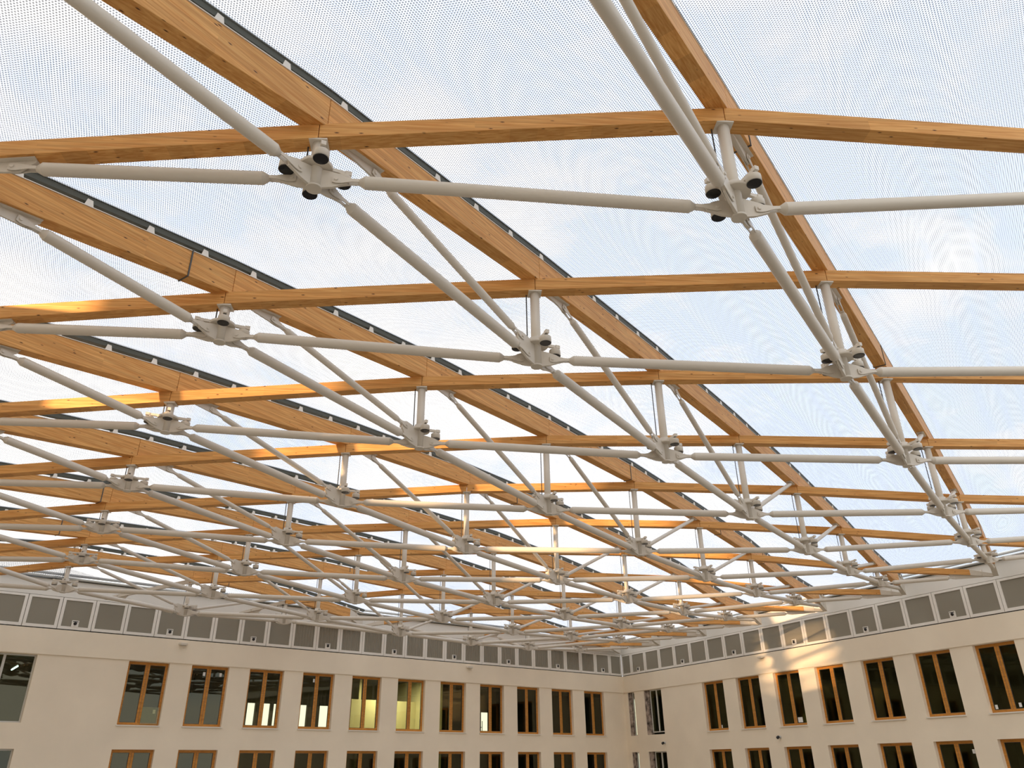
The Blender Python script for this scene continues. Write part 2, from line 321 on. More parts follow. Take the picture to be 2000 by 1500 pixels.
for j, ks in B_LINES.items():
    for a, b in zip(ks[:-1], ks[1:]):
        if j == 8: continue
        timber('glulam_beam', a, b, HA, HB, 'deep timber beam of %s diagonal line, %s' % (wc(j), placeB(j, a, b)), 'beam', 'deep diagonal timber beams', line=(j, a, b))
# clamp profiles over each diagonal line, on small white brackets
def lineB_z(j, t):   # t in [0,1] along points of the line -> xyz of beam underside; handled by polyline lengths
    pts = [P(k) for k in B_LINES[j]]; ls = [(pts[k+1]-pts[k]).length for k in range(len(pts)-1)]; tot = sum(ls); d = t*tot
    for k, l in enumerate(ls):
        if d <= l or k == len(ls)-1: return pts[k].lerp(pts[k+1], max(0, min(1, d/l)))
        d -= l
ZP = HA+HB    # top of the diagonal beams above the node underside
for j in B_LINES:
    if j == 8: continue
    pts = [P(k) for k in B_LINES[j]]; o0 = pts[0]
    root = thing('clamp_profile', o0, 'dark clamping profile carrying the foil above the %s diagonal line' % wc(j), 'roof profile', 'foil clamping profiles')
    m = MB(); m2 = MB(); m3 = MB()
    for a, b in zip(pts[:-1], pts[1:]):
        d = (b-a); dh = V((d.x, d.y, 0)).normalized(); n = V((-dh.y, dh.x, 0))
        for mm, w, z0, z1 in ((m, .14, ZP+.11, ZP+.21), (m2, .18, ZP+.21, ZP+.23), (m3, .26, ZP+.004, ZP+.016)):
            mm.hexa([a-n*w/2+V((0, 0, z0)), b-n*w/2+V((0, 0, z0)), b+n*w/2+V((0, 0, z0)), a+n*w/2+V((0, 0, z0)),
                     a-n*w/2+V((0, 0, z1)), b-n*w/2+V((0, 0, z1)), b+n*w/2+V((0, 0, z1)), a+n*w/2+V((0, 0, z1))])
    m.build('rubber_body', M_dark, root, o0); m2.build('metal_cap', M_alu, root, o0); m3.build('cover_strip', M_white, root, o0)
    tot = sum((b-a).length for a, b in zip(pts[:-1], pts[1:])); nb = int(tot/.95)
    for q in range(nb):
        c = lineB_z(j, (q+.5)/nb); c2 = lineB_z(j, min(1, (q+.6)/nb)); dh = (c2-c); dh.z = 0; dh.normalize(); n = V((-dh.y, dh.x, 0)); m = MB()
        for sgn in (-1, 1):
            c_ = c+n*sgn*.10
            m.plate(c_, dh, [(-.07, ZP+.01), (.07, ZP+.01), (.04, ZP+.14), (-.04, ZP+.14)], .012)
        m.plate(c, n, [(-.10, ZP+.01), (.10, ZP+.01), (.10, ZP+.11), (-.10, ZP+.11)], .01)
        m.build('bracket', M_white, root, o0)
# ------------------------------------------------------------------ nodes: post, collar, gussets
uA = va.normalized(); uBd = vb.normalized()
def neighbours(k):
    r = {}
    for i, ks in A_LINES.items():
        if k in ks: q = ks.index(k); r['A-'] = ks[q-1] if q > 0 else None; r['A+'] = ks[q+1] if q+1 < len(ks) else None
    for j, ks in B_LINES.items():
        if k in ks: q = ks.index(k); r['B-'] = ks[q-1] if q > 0 else None; r['B+'] = ks[q+1] if q+1 < len(ks) else None
    return r
NODES = sorted([k for k in LZ if k[1] >= 0 and k[0] >= 0])
UPTYPE = lambda i, j: (i-j >= 2) or (i, j) == (7, 7)
def diag_in(k):   # a diagonal arrives at the lower node k from the near side
    a = (k[0]-1, k[1]); return a in LZ and a[1] >= 0 and not UPTYPE(*a)
def diag_out(k):
    b = (k[0]+1, k[1]); return b in UZ and UPTYPE(*k) and b in B_LINES[k[1]]
plain = [(.05, .0), (.22, .02), (.40, .08), (.42, .16), (.32, .22), (.20, .26), (.05, .30)]
tall = [(.05, -.01), (.30, .03), (.44, .10), (.56, .30), (.54, .42), (.44, .47), (.25, .44), (.05, .36)]
for k in NODES:
    i, j = k; b = nxy(i, j)+V((0, 0, LZ[k])); zt_ = UZ[k]; h = zt_-LZ[k]
    nb = neighbours(k)
    root = thing('roof_post', b, 'white steel post and hub where %s cross row meets %s diagonal line' % (wr(i), wc(j)), 'roof strut', 'steel posts of the roof truss')
    m = MB(); m.lathe((0, 0, .02), (0, 0, 1), [(0, .082), (h-.04, .082)], 20); m.build('post', M_steel, root)
    m = MB(); m.lathe((0, 0, -.012), (0, 0, 1), [(0, .098), (.03, .098)], 20); m.build('end_cap', M_steel, root)
    ang = math.atan2(uA.y, uA.x); c, s = math.cos(ang), math.sin(ang)
    m = MB(); pw = .115
    q = [V((x*c-y*s, x*s+y*c, 0)) for x, y in ((-pw, -pw), (pw, -pw), (pw, pw), (-pw, pw))]
    m.hexa([p+V((0, 0, h-.022)) for p in q]+[p+V((0, 0, h)) for p in q]); m.build('top_plate', M_steel, root)
    if h > .75:
        m = MB(); m.lathe((0, 0, .38), (0, 0, 1), [(0, .205), (.045, .21), (.05, .13), (.14, .12), (.15, .09)], 24); m.build('collar', M_steel, root)
    else:
        m = MB(); m.lathe((0, 0, max(.30, h-.42)), (0, 0, 1), [(0, .205), (.045, .21), (.05, .12), (.09, .10)], 24); m.build('collar', M_steel, root)
    for key, nn in nb.items():
        if nn is None: continue
        tgt = (P(nn) if is_sup(nn) else (Q(nn) if nn in LZ else P(nn))); d = V((tgt.x-b.x, tgt.y-b.y, 0)).normalized()
        prof = tall if ((key == 'B-' and diag_in(k)) or (key == 'B+' and diag_out(k))) else plain
        m = MB(); m.plate((0, 0, 0), d, prof, .035); m.build('gusset', M_steel, root)
    m = MB(); ox = V((-.11, .10, 0)); m.tube(ox+V((0, 0, .42)), ox+V((0, 0, h)), .011, 6); m.build('cable', M_cable, root)
# ------------------------------------------------------------------ spotlights: four round each collar
def make_spot(loc, ang, lab):
    r = thing('spotlight', loc, lab, 'spotlight', 'white drum spotlights on the truss posts', ang)
    m = MB(); m.box(.14, .40, -.022, .022, .0, .05); m.box(.08, .16, -.04, .04, -.005, .03); m.box(.36, .44, -.03, .03, .0, .06); m.build('arm', M_steel, r)
    m = MB(); m.lathe((.35, 0, -.005), (0, 0, -1), [(0, .03), (.03, .03), (.03, .03), (.032, .085), (.042, .096), (.042, .096), (.15, .098)], 20); m.build('housing', M_steel, r)
    m = MB(); m.lathe((.35, 0, -.150), (0, 0, -1), [(0, .099), (.008, .093), (.012, .0899)], 20); m.build('lens', M_black, r)
    return r
spot0 = None
ARMS = {'right': 0, 'far': 90, 'left': 180, 'near': 270}
for k in NODES:
    i, j = k; h = UZ[k]-LZ[k]; zz = LZ[k]+(.42 if h > .75 else max(.33, h-.39))
    for nm, a in ARMS.items():
        lab = '%s spotlight on the post where %s cross row meets %s diagonal line' % (nm, wr(i), wc(j))
        loc = nxy(i, j)+V((0, 0, zz)); an = math.radians(a-7)
        if spot0 is None: spot0 = make_spot(loc, an, lab)
        else:
            r = dup(spot0, loc, an); r['label'] = lab
# ------------------------------------------------------------------ tubes
def strut(name, p0, p1, r, c0, c1, label, group, fork=True, n=18, pins=True):
    """tube from pin p0 to pin p1; c0/c1 = clear distance from each pin to the tube's cone tip"""
    p0, p1 = V(p0), V(p1); d = (p1-p0); Ln = d.length; d.normalize(); dh = V((d.x, d.y, 0)).normalized(); side = V((0, 0, 1)).cross(dh).normalized(); upv = d.cross(side).normalized()*-1
    if upv.z < 0: upv = -upv
    root = thing(name, p0, label, 'steel tube', group)
    m = MB(); a = p0+d*c0; cone = .085
    m.lathe(a-p0, d, [(0, .035), (cone, r), (cone, r), (Ln-c0-c1-cone, r), (Ln-c0-c1-cone, r), (Ln-c0-c1, .035)], n); m.build('tube', M_steel, root)
    for (pp, dd, cc) in ((p0, d, c0), (p1, -d, c1)):
        if cc <= 0: continue
        m = MB(); o = pp-p0
        for sg in (-1, 1):
            s = side*sg*.032; t = side*.012
            outline = [(-.05, -.045), (.0, -.058), (.06, -.055), (cc*.7, -.025), (cc+.02, -.022), (cc+.02, .022), (cc*.7, .025), (.06, .055), (.0, .058), (-.05, .045)]
            A = [o+s+t*.5*sg+dd*x+upv*y for x, y in outline]; B = [o+s-t*.5*sg+dd*x+upv*y for x, y in outline]; q = len(outline)
            m.poly(A+B, [tuple(range(q)), tuple(reversed(range(q, 2*q)))]+[(e, e+q, (e+1) % q+q, (e+1) % q) for e in range(q)])
        m.lathe(o-side*.055, side, [(0, .024), (.11, .024)], 10)
        m.build('fork_end', M_steel, root)
    return root
def pin_at(k, tgt, out=.27):
    c = Q(k); d = V((tgt.x-c.x, tgt.y-c.y, 0)).normalized(); return c+d*out
def plate_under(a, b, dist, z_off, label, ln=.9):
    """point under the beam a->b at horizontal distance dist before b; builds the steel fin plate there"""
    pa, pb = P(a)+V((0, 0, z_off)), P(b)+V((0, 0, z_off)); d = pb-pa; Lh = V((d.x, d.y, 0)).length; t = (Lh-dist)/Lh; pt = pa+d*t; dh = V((d.x, d.y, 0)).normalized(); sl = d.z/Lh
    return pt-V((0, 0, .10)), dh, sl
def fin(root, pin, dh, sl, back, fwd, base_z):
    m = MB(); o = pin-root.location
    m.plate(o, dh, [(-.08, -.06), (.02, -.07), (fwd*.6, .0+sl*fwd*.6), (fwd, .06+sl*fwd), (fwd, .098+sl*fwd), (-back, .098-sl*back), (-back, .06-sl*back)], .03)
    m.build('fin_plate', M_steel, root)
    m = MB(); n = V((-dh.y, dh.x, 0)); z = V((0, 0, .085)); z2 = V((0, 0, .099))
    p = lambda x, w, zz: o+dh*x+n*w+zz+V((0, 0, sl*x))
    m.hexa([p(-back, -.08, z), p(fwd, -.08, z), p(fwd, .08, z), p(-back, .08, z), p(-back, -.08, z2), p(fwd, -.08, z2), p(fwd, .08, z2), p(-back, .08, z2)])
    m.build('base_plate', M_steel, root)
CH = .085
for i, ks in A_LINES.items():
    for a, b in zip(ks[:-1], ks[1:]):
        lab = 'white lower tube of %s cross row, %s' % (wr(i), placeA(i, a, b))
        if not is_sup(a) and not is_sup(b):
            strut('chord_tube', pin_at(a, Q(b)), pin_at(b, Q(a)), CH, .27, .27, lab, 'lower tubes of the cross rows')
        elif is_sup(b) and not is_sup(a):
            pin, dh, sl = plate_under(a, b, (1.65 if b[0] == 'L' else 1.75) if b not in ('B24', 'B19') else .9, 0, '')
            r = strut('chord_tube', pin_at(a, pin), pin, CH, .27, .27, lab, 'lower tubes of the cross rows'); fin(r, pin, dh, sl, .25, 1.2 if b[0] != 'B' else .5, 0)
        elif is_sup(a) and not is_sup(b):
            pin, dh, sl = plate_under(b, a, 1.75, 0, '')
            r = strut('chord_tube', pin_at(b, pin), pin, CH, .27, .27, lab, 'lower tubes of the cross rows'); fin(r, pin, dh, sl, .25, 1.2, 0)
for j, ks in B_LINES.items():
    if j == 8: continue
    for a, b in zip(ks[:-1], ks[1:]):
        lab = 'white lower tube of %s diagonal line, %s' % (wc(j), placeB(j, a, b)); g_ = 'lower tubes of the diagonal lines'
        if not is_sup(a) and not is_sup(b):
            strut('chord_tube', pin_at(a, Q(b)), pin_at(b, Q(a)), CH, .27, .27, lab, g_)
        else:
            s_, n_ = (a, b) if is_sup(a) else (b, a)
            pin, dh, sl = plate_under(n_, s_, (.9 if s_ == 'L-1' else 1.65) if s_[0] == 'L' else 1.0, HA, '')
            r = strut('chord_tube', pin_at(n_, pin), pin, CH, .27, .27, lab, g_); fin(r, pin, dh, sl, .25, .7 if s_ == 'L-1' else (1.3 if s_[0] == 'L' else .7), 0)
        # diagonals
        if is_sup(a) or is_sup(b): continue
        if UPTYPE(*a):
            c = Q(a); d = V((Q(b)-c)); d.z = 0; d.normalize(); p0 = c+d*.45+V((0, 0, .22))
            pb = P(b)+V((0, 0, HA)); pa = P(a)+V((0, 0, HA)); Lh = V((pb.x-pa.x, pb.y-pa.y, 0)).length; sl = (pb.z-pa.z)/Lh
            p1 = pb-d*.5; p1.z = pb.z-sl*.5-.03
            r = strut('diagonal_tube', p0, p1, .06, .0, .0, 'short rising strut of %s diagonal line, %s' % (wc(j), placeB(j, a, b)), 'rising struts', n=14)
            m = MB(); o = p1-p0; n = V((-d.y, d.x, 0)); q = lambda x, w, z: o+d*x+n*w+V((0, 0, z+sl*x))
            m.hexa([q(-.2, -.09, .012), q(.2, -.09, .012), q(.2, .09, .012), q(-.2, .09, .012), q(-.2, -.09, .029), q(.2, -.09, .029), q(.2, .09, .029), q(-.2, .09, .029)]); m.build('base_plate', M_steel, r)
        else:
            pa = P(a)+V((0, 0, HA)); pb = P(b)+V((0, 0, HA)); d = pb-pa; Lh = V((d.x, d.y, 0)).length; dh = V((d.x, d.y, 0)).normalized(); sl = d.z/Lh
            pin = pa+dh*.95; pin.z = pa.z+sl*.95-.10
            c = Q(b); p1 = c-dh*.45+V((0, 0, .24))
            r = strut('diagonal_tube', pin, p1, .062, .28, .2, 'slim falling tube of %s diagonal line, %s' % (wc(j), placeB(j, a, b)), 'falling diagonal tubes', n=14)
            fin(r, pin, -dh, -sl, .12, .62, 0)
# ------------------------------------------------------------------ foil cushions between the diagonal lines
def linepts(j):
    if j == -1:
        return [nxy(i, -1)+V((0, 0, UZ[(i, -1)])) for i in range(0, 5)]
    if j == 9: return None
    return [P(k) for k in B_LINES[j]]
def sample(pts, t):
    ls = [(b-a).length for a, b in zip(pts[:-1], pts[1:])]; tot = sum(ls); d = t*tot
    for k, l in enumerate(ls):
        if d <= l or k == len(ls)-1: return pts[k].lerp(pts[k+1], max(0, min(1, d/l))), t*tot
        d -= l
LP = {j: [P(k) for k in B_LINES[j]] for j in B_LINES}
a0 = P((0, 0))
LP[0] = [P((-1, 0))-vb*2+V((0, 0, -.9)), P((-1, 0))-vb*1+V((0, 0, -.4))]+LP[0]
LP[-1] = [nxy(-1, -1)-vb*2+V((0, 0, 17.3)), nxy(-1, -1)+V((0, 0, 17.6))]+[nxy(i, -1)+V((0, 0, UZ[(i, -1)])) for i in range(0, 5)]+[SUP['R-1']]
cl = V((-10.3, 34.0, 16.9)); LP[9] = [cl+V((-.3, -.5, 0)), cl+V((.2, .05, 0))]
for j in range(-1, 9):
    pa, pb = LP[j], LP[j+1]; nu, nv = 90, 14
    for lay, mt, bulge in (('lower', M_foil1, -.26), ('upper', M_foil2, .42)):
        vs_, uvs = [], []
        for u in range(nu+1):
            t = u/nu; A, la = sample(pa, t); B, lb = sample(pb, t); wd = (B-A).length
            e = min(1, min(t, 1-t)*14); e = math.sin(e*math.pi/2)
            for v in range(nv+1):
                f = v/nv; q = A.lerp(B, f); q.z += ZP+.22+bulge*4*f*(1-f)*e*min(1, wd/4.2)
                vs_.append(q)
        O = pa[0]; ud = vb.normalized(); ux = V((-ud.y, ud.x, 0))
        for q in vs_: dq = q-O; uvs.append((dq.dot(ud), dq.dot(ux)))
        fs = [(u*(nv+1)+v, (u+1)*(nv+1)+v, (u+1)*(nv+1)+v+1, u*(nv+1)+v+1) for u in range(nu) for v in range(nv)]
        me = bpy.data.meshes.new(lay+'_foil'); me.from_pydata([tuple(q-O) for q in vs_], [], fs); me.polygons.foreach_set('use_smooth', [True]*len(fs))
        uvl = me.uv_layers.new(name='foil')
        for lp in me.loops: uvl.data[lp.index].uv = uvs[lp.vertex_index]
        me.materials.append(mt); me.update()
        if lay == 'lower':
            nm = 'right of the first diagonal line' if j == -1 else ('between the %s and %s diagonal lines' % (wc(j), wc(j+1)) if j < 7 else ('in the left far corner' if j == 8 else 'left of the eighth diagonal line'))
            root = thing('foil_cushion', O, 'translucent dotted foil roof strip %s' % nm, 'roof foil', 'dotted foil roof strips')
        o = bpy.data.objects.new(lay+'_foil', me); C.objects.link(o); o.parent = root
# ------------------------------------------------------------------ walls
def struct(o, label=None, cat=None):
    o['kind'] = 'structure'
    if label: o['label'] = label; o['category'] = cat
    return o
T = .38
def wall_mesh(name, on, s0, s1, holes, label, zrows):
    """flat wall from s0 to s1; holes: list of (sa, sb, za, zb); thickness outward"""
    m = MB(); ss = sorted({s0, s1} | {h[0] for h in holes} | {h[1] for h in holes}); zs = sorted(set(zrows) | {h[2] for h in holes} | {h[3] for h in holes})
    def solid(sa, sb, za, zb):
        for h in holes:
            if h[0]-1e-6 <= sa and sb <= h[1]+1e-6 and h[2]-1e-6 <= za and zb <= h[3]+1e-6: return False
        return True
    grid = [[solid(ss[x], ss[x+1], zs[z], zs[z+1]) for z in range(len(zs)-1)] for x in range(len(ss)-1)]
    idx = {}
    def vert(x, z, o):
        key = (x, z, o)
        if key not in idx: idx[key] = len(m.v); m.v.append(on(ss[x], -T if o else 0, zs[z]))
        return idx[key]
    g = lambda x, z: 0 <= x < len(ss)-1 and 0 <= z < len(zs)-1 and grid[x][z]
    for x in range(len(ss)-1):
        for z in range(len(zs)-1):
            if not grid[x][z]: continue
            for o in (0, 1): m.f.append([vert(x, z, o), vert(x+1, z, o), vert(x+1, z+1, o), vert(x, z+1, o)][::(1 if o else -1)]); m.sm.append(False)
            if not g(x-1, z): m.f.append([vert(x, z, 0), vert(x, z, 1), vert(x, z+1, 1), vert(x, z+1, 0)]); m.sm.append(False)
            if not g(x+1, z): m.f.append([vert(x+1, z, 0), vert(x+1, z+1, 0), vert(x+1, z+1, 1), vert(x+1, z, 1)]); m.sm.append(False)
            if not g(x, z-1): m.f.append([vert(x, z, 0), vert(x+1, z, 0), vert(x+1, z, 1), vert(x, z, 1)]); m.sm.append(False)
            if not g(x, z+1): m.f.append([vert(x, z+1, 0), vert(x, z+1, 1), vert(x+1, z+1, 1), vert(x+1, z+1, 0)]); m.sm.append(False)
    o = m.build(name, M_plaster); return struct(o, label, 'wall')
ZW0, ZW1, ZV0, ZV1 = 11.85, 14.47, 8.25, 10.89
BWIN = [(31.41-2.776*k-1.76, 31.41-2.776*k) for k in range(11)]
RWIN = [(7.76+2.807*k, 7.76+2.807*k+1.77) for k in range(8)]
BIG = (35.05, 38.3)
holesB = [(a, b, z0, z1) for a, b in BWIN+[BIG] for z0, z1 in ((ZW0, ZW1), (ZV0, ZV1))]
NAR = [(.42, 1.15), (2.15, 3.93)]
holesR = [(a, b, z0, z1) for a, b in RWIN+NAR for z0, z1 in ((ZW0, ZW1), (ZV0, ZV1))]
SB_END, SR_END = 40.2, 50.0
wall_mesh('wall_back', onB, 0, SB_END, holesB, 'beige plaster back wall with two rows of windows', [0, 4, 8, 14.5])
wall_mesh('wall_right', onR, 0, SR_END, holesR, 'beige plaster right wall with two rows of windows', [0, 4, 8, 14.5])
def slab(name, on, s0, s1, o0, o1, z0, z1, mt, label=None, cat='wall'):
    m = MB(); m.hexa([on(s0, o0, z0), on(s1, o0, z0), on(s1, o1, z0), on(s0, o1, z0), on(s0, o0, z1), on(s1, o0, z1), on(s1, o1, z1), on(s0, o1, z1)])
    return struct(m.build(name, mt), label, cat)
# header band, projecting 4 cm over the windows, with a dark joint line above
slab('trim_1', onB, .04, SB_END, -T, .045, 14.50, 15.53, M_plaster, 'plain beige band over the windows of the back wall', 'wall band')
slab('trim_2', onR, .04, SR_END, -T, .045, 14.50, 15.53, M_plaster, 'plain beige band over the windows of the right wall', 'wall band')
for nm, on, e in (('trim_3', onB, SB_END), ('trim_4', onR, SR_END)):
    slab(nm, on, .02, e, -.6, .0, 15.53, 15.565, M_gap, 'dark joint line under the panels of the %s wall' % ('back' if on is onB else 'right'), 'joint')
slab('wall_back_upper', onB, 0, SB_END, -.5, .03, 16.90, 17.62, M_pale, 'pale plain strip of back wall above the panels')
slab('wall_right_upper', onR, 0, SR_END, -.5, .03, 16.90, 17.62, M_pale, 'pale plain strip of right wall above the panels')
slab('wall_back_cavity', onB, -.6, SB_END, -.75, -.60, 15.5, 17.6, M_cav, 'dim lining behind the back wall panels')
slab('wall_right_cavity', onR, -.6, SR_END, -.75, -.60, 15.5, 17.6, M_cav, 'dim lining behind the right wall panels')
# cavity framing seen through the perforated sheets
for nm, on, e, wd, t0 in (('trim_5', onB, SB_END, WB, TB), ('trim_6', onR, SR_END, WR, TR)):
    m = MB(); s = .5
    while s < e-1:
        a = on(s, -.45, 15.56); wv = .09
        m.hexa([on(s, -.55, 15.56), on(s+wv, -.55, 15.56), on(s+wv, -.42, 15.56), on(s, -.42, 15.56), on(s, -.55, 16.9), on(s+wv, -.55, 16.9), on(s+wv, -.42, 16.9), on(s, -.42, 16.9)])
        s += random.choice((.42, .67, .95))
    m.hexa([on(0, -.58, 16.35), on(e, -.58, 16.35), on(e, -.5, 16.35), on(0, -.5, 16.35), on(0, -.58, 16.47), on(e, -.58, 16.47), on(e, -.5, 16.47), on(0, -.5, 16.47)])
    struct(m.build(nm, M_pale), 'framing behind the perforated panels of the %s wall' % ('back' if on is onB else 'right'), 'framing')
# panels
def panel(on, s0, s1, name, label, grp, pleated=False):
    o0 = on((s0+s1)/2, 0, 15.57); r = thing(name, o0, label, 'wall panel', grp); fwd = .12
    g = .012; a, b, z0, z1 = s0+g, s1-g, 15.575, 16.885
    def bx(m, sa, sb, za, zb, oa, ob): m.hexa([on(sa, oa, za), on(sb, oa, za), on(sb, ob, za), on(sa, ob, za), on(sa, oa, zb), on(sb, oa, zb), on(sb, ob, zb), on(sa, ob, zb)])
    m = MB(); bx(m, a, a+fwd, z0, z1, -.04, .03); bx(m, b-fwd, b, z0, z1, -.04, .03); bx(m, a+fwd, b-fwd, z0, z0+fwd, -.04, .03); bx(m, a+fwd, b-fwd, z1-fwd*.8, z1, -.04, .03)
    m.build('frame', M_white, r, o0)
    m = MB(); za, zb = z0+fwd, z1-fwd*.8
    if pleated:      # these sheets are folded in narrow vertical pleats
        n = 14
        for e in range(n):
            x0 = a+fwd+(b-a-2*fwd)*e/n; x1 = a+fwd+(b-a-2*fwd)*(e+1)/n; d0, d1 = ((-.045, -.006), (-.006, -.045))[e % 2]
            m.hexa([on(x0, d0-.004, za), on(x1, d1-.004, za), on(x1, d1, za), on(x0, d0, za), on(x0, d0-.004, zb), on(x1, d1-.004, zb), on(x1, d1, zb), on(x0, d0, zb)])
    else: bx(m, a+fwd, b-fwd, za, zb, -.01, -.004)
    m.build('perforated_sheet', M_mesh, r, o0)
def detector(on, s, label):
    o0 = on(s, .0, 15.78); r = thing('wall_detector', o0, label, 'wall detector', 'white square boxes on the panels')
    def bx(m, sa, sb, za, zb, oa, ob): m.hexa([on(sa, oa, za), on(sb, oa, za), on(sb, ob, za), on(sa, ob, za), on(sa, oa, zb), on(sb, oa, zb), on(sb, ob, zb), on(sa, ob, zb)])
    m = MB(); bx(m, s-.14, s+.14, 15.69, 15.96, -.003, .05); m.build('box', M_white, r, o0, bevel=.01)
    m = MB(); c = on(s, .05, 15.83); n = (on(s, 1, 0)-on(s, 0, 0)).normalized(); m.lathe(c-o0, n, [(0, .07), (.03, .065), (.05, .03)], 14); m.build('nozzle', M_black, r)
    m = MB(); bx(m, s-.11, s+.11, 15.90, 15.93, .05, .06); m.build('slot', M_cable, r, o0)
t = 0; edgesB = [0.03]+[(q+TB)*WB for q in range(0, 29)]; edgesR = [0.03]+[(q+TR)*WR for q in range(0, 22)]
for q in range(len(edgesB)-1):
    panel(onB, edgesB[q], edgesB[q+1], 'wall_panel', 'white framed perforated panel, %s from the corner along the back wall' % ORD[q+1], 'perforated panels of the back wall', 2 <= q <= 17)
for q in range(len(edgesR)-1):
    panel(onR, edgesR[q], edgesR[q+1], 'wall_panel', 'white framed perforated panel, %s from the corner along the right wall' % ORD[q+1], 'perforated panels of the right wall')
for n_, q in enumerate((1, 4, 7, 10, 13, 16, 19, 22, 25)):
    if q+1 < len(edgesB): detector(onB, (edgesB[q]+edgesB[q+1])/2, 'white square box with black nozzle, %s from the corner on the back wall panels' % ORD[n_+1])
for n_, q in enumerate((1, 4, 7, 10, 13, 16, 19)):
    if q+1 < len(edgesR): detector(onR, (edgesR[q]+edgesR[q+1])/2, 'white square box with black nozzle, %s from the corner on the right wall panels' % ORD[n_+1])
# gutters along the wall heads
for nm, on, e in (('back', onB, SB_END-1), ('right', onR, SR_END-1)):
    o0 = on(.3, .15, 17.7); r = thing('gutter', o0, 'double metal gutter pipe along the head of the %s wall' % nm, 'gutter', None)
    m = MB(); m.tube(on(.3, .14, 17.68)-o0, on(e, .14, 17.68)-o0, .055, 12); m.build('lower_pipe', M_alu, r)
    m = MB(); m.tube(on(.3, .10, 17.83)-o0, on(e, .10, 17.83)-o0, .06, 12); m.build('upper_pipe', M_grey, r)
    m = MB(); m.hexa([on(.3, .02, 17.60)-o0, on(e, .02, 17.60)-o0, on(e, .10, 17.60)-o0, on(.3, .10, 17.60)-o0, on(.3, .02, 17.66)-o0, on(e, .02, 17.66)-o0, on(e, .10, 17.66)-o0, on(.3, .10, 17.66)-o0]); m.build('seal', M_dark, r)
# ------------------------------------------------------------------ windows
wn = 0
def window(on, a, b, z0, z1, label, frame=M_frame, kind='double', sill=True, rec=.2, mull=None):
    global wn; wn += 1
    o0 = on((a+b)/2, -rec, z0); r = thing('window_%d' % wn, o0, label, 'window', None, kind='structure')
    def bx(m, sa, sb, za, zb, oa, ob): m.hexa([on(sa, oa, za), on(sb, oa, za), on(sb, ob, za), on(sa, ob, za), on(sa, oa, zb), on(sb, oa, zb), on(sb, ob, zb), on(sa, ob, zb)])
    fo, fi = -rec-.06, -rec+.01
    fw_ = .115 if frame is M_frame else .06; c = (a+b)/2; mw = .10 if frame is M_frame else .05
    m = MB(); bx(m, a, a+fw_, z0, z1, fo, fi); bx(m, b-fw_, b, z0, z1, fo, fi); bx(m, a+fw_, b-fw_, z0, z0+fw_, fo, fi); bx(m, a+fw_, b-fw_, z1-fw_, z1, fo, fi); m.build('window_frame', frame, r, o0, bevel=.005)
    if kind == 'double':
        cc = c if mull is None else mull
        m = MB(); bx(m, cc-mw, cc+mw, z0+fw_, z1-fw_, fo, fi+.004); m.build('mullion', frame, r, o0, bevel=.005)
        panes = ((a+fw_, cc-mw), (cc+mw, b-fw_))
        if frame is M_frame:
            m = MB(); bx(m, cc-.006, cc+.006, z0+fw_, z1-fw_, fi, fi+.006); m.build('sash_joint', M_cable, r, o0)
    else: panes = ((a+fw_, b-fw_),)
    for pa, pb in panes:
        if frame is M_frame:   # thin dark gasket round each pane
            m = MB(); g = .014; za, zb = z0+fw_, z1-fw_
            bx(m, pa, pa+g, za, zb, fo, fi-.02); bx(m, pb-g, pb, za, zb, fo, fi-.02); bx(m, pa+g, pb-g, za, za+g, fo, fi-.02); bx(m, pa+g, pb-g, zb-g, zb, fo, fi-.02); m.build('gasket', M_cable, r, o0)
        m = MB(); bx(m, pa, pb, z0+fw_, z1-fw_, -rec-.035, -rec-.03); m.build('pane', M_glass, r, o0)
    if sill:
        m = MB(); bx(m, a-.03, b+.03, z0-.045, z0+.005, -rec, .05); m.build('sill', M_sill, r, o0)
    return r
M_alug = principled('grey aluminium window frame', (.62, .60, .55), .45, 0)
for rn, z0, z1 in (('upper', ZW0, ZW1), ('lower', ZV0, ZV1)):
    for q, (a, b) in enumerate(BWIN): window(onB, a, b, z0, z1, 'tall timber window in the back wall, %s row, %s from the left' % (rn, ORD[q+1]))
    for q, (a, b) in enumerate(RWIN): window(onR, a, b, z0, z1, 'tall timber window in the right wall, %s row, %s from the corner' % (rn, ORD[q+1]))
    window(onB, BIG[0], BIG[1], z0, z1, 'wide grey framed window at the left end of back wall, %s row' % rn, M_alug, sill=False, mull=36.2)
    for q, (a, b) in enumerate(NAR):
        lab = '%s dark unfinished window beside the corner in the right wall, %s row' % (('narrow', 'wider')[q], rn)
        c0 = a+(.33 if q == 0 else .45)
        window(onR, c0, b, z0+(.12 if q else .0), z1, lab, M_alug, 'double' if q else 'single', False, .16)
        # rough masonry edge left bare beside the frame
        m = MB(); n = 26; pts = []
        for e in range(n+1):
            z = z0+(z1-z0)*e/n; pts.append((c0-.02-random.uniform(.0, .10), z))
        for e in range(n):
            za, zb = pts[e][1], pts[e+1][1]; sb = pts[e][0]
            m.hexa([onR(a, -.30, za), onR(sb, -.30, za), onR(sb, -.10, za), onR(a, -.06, za), onR(a, -.30, zb), onR(pts[e+1][0], -.30, zb), onR(pts[e+1][0], -.10, zb), onR(a, -.06, zb)])
        struct(m.build('trim_%d' % (20+2*wn+q), M_masonry), 'raw masonry edge beside the %s dark window, %s row' % (('narrow', 'wider')[q], rn), 'masonry edge')
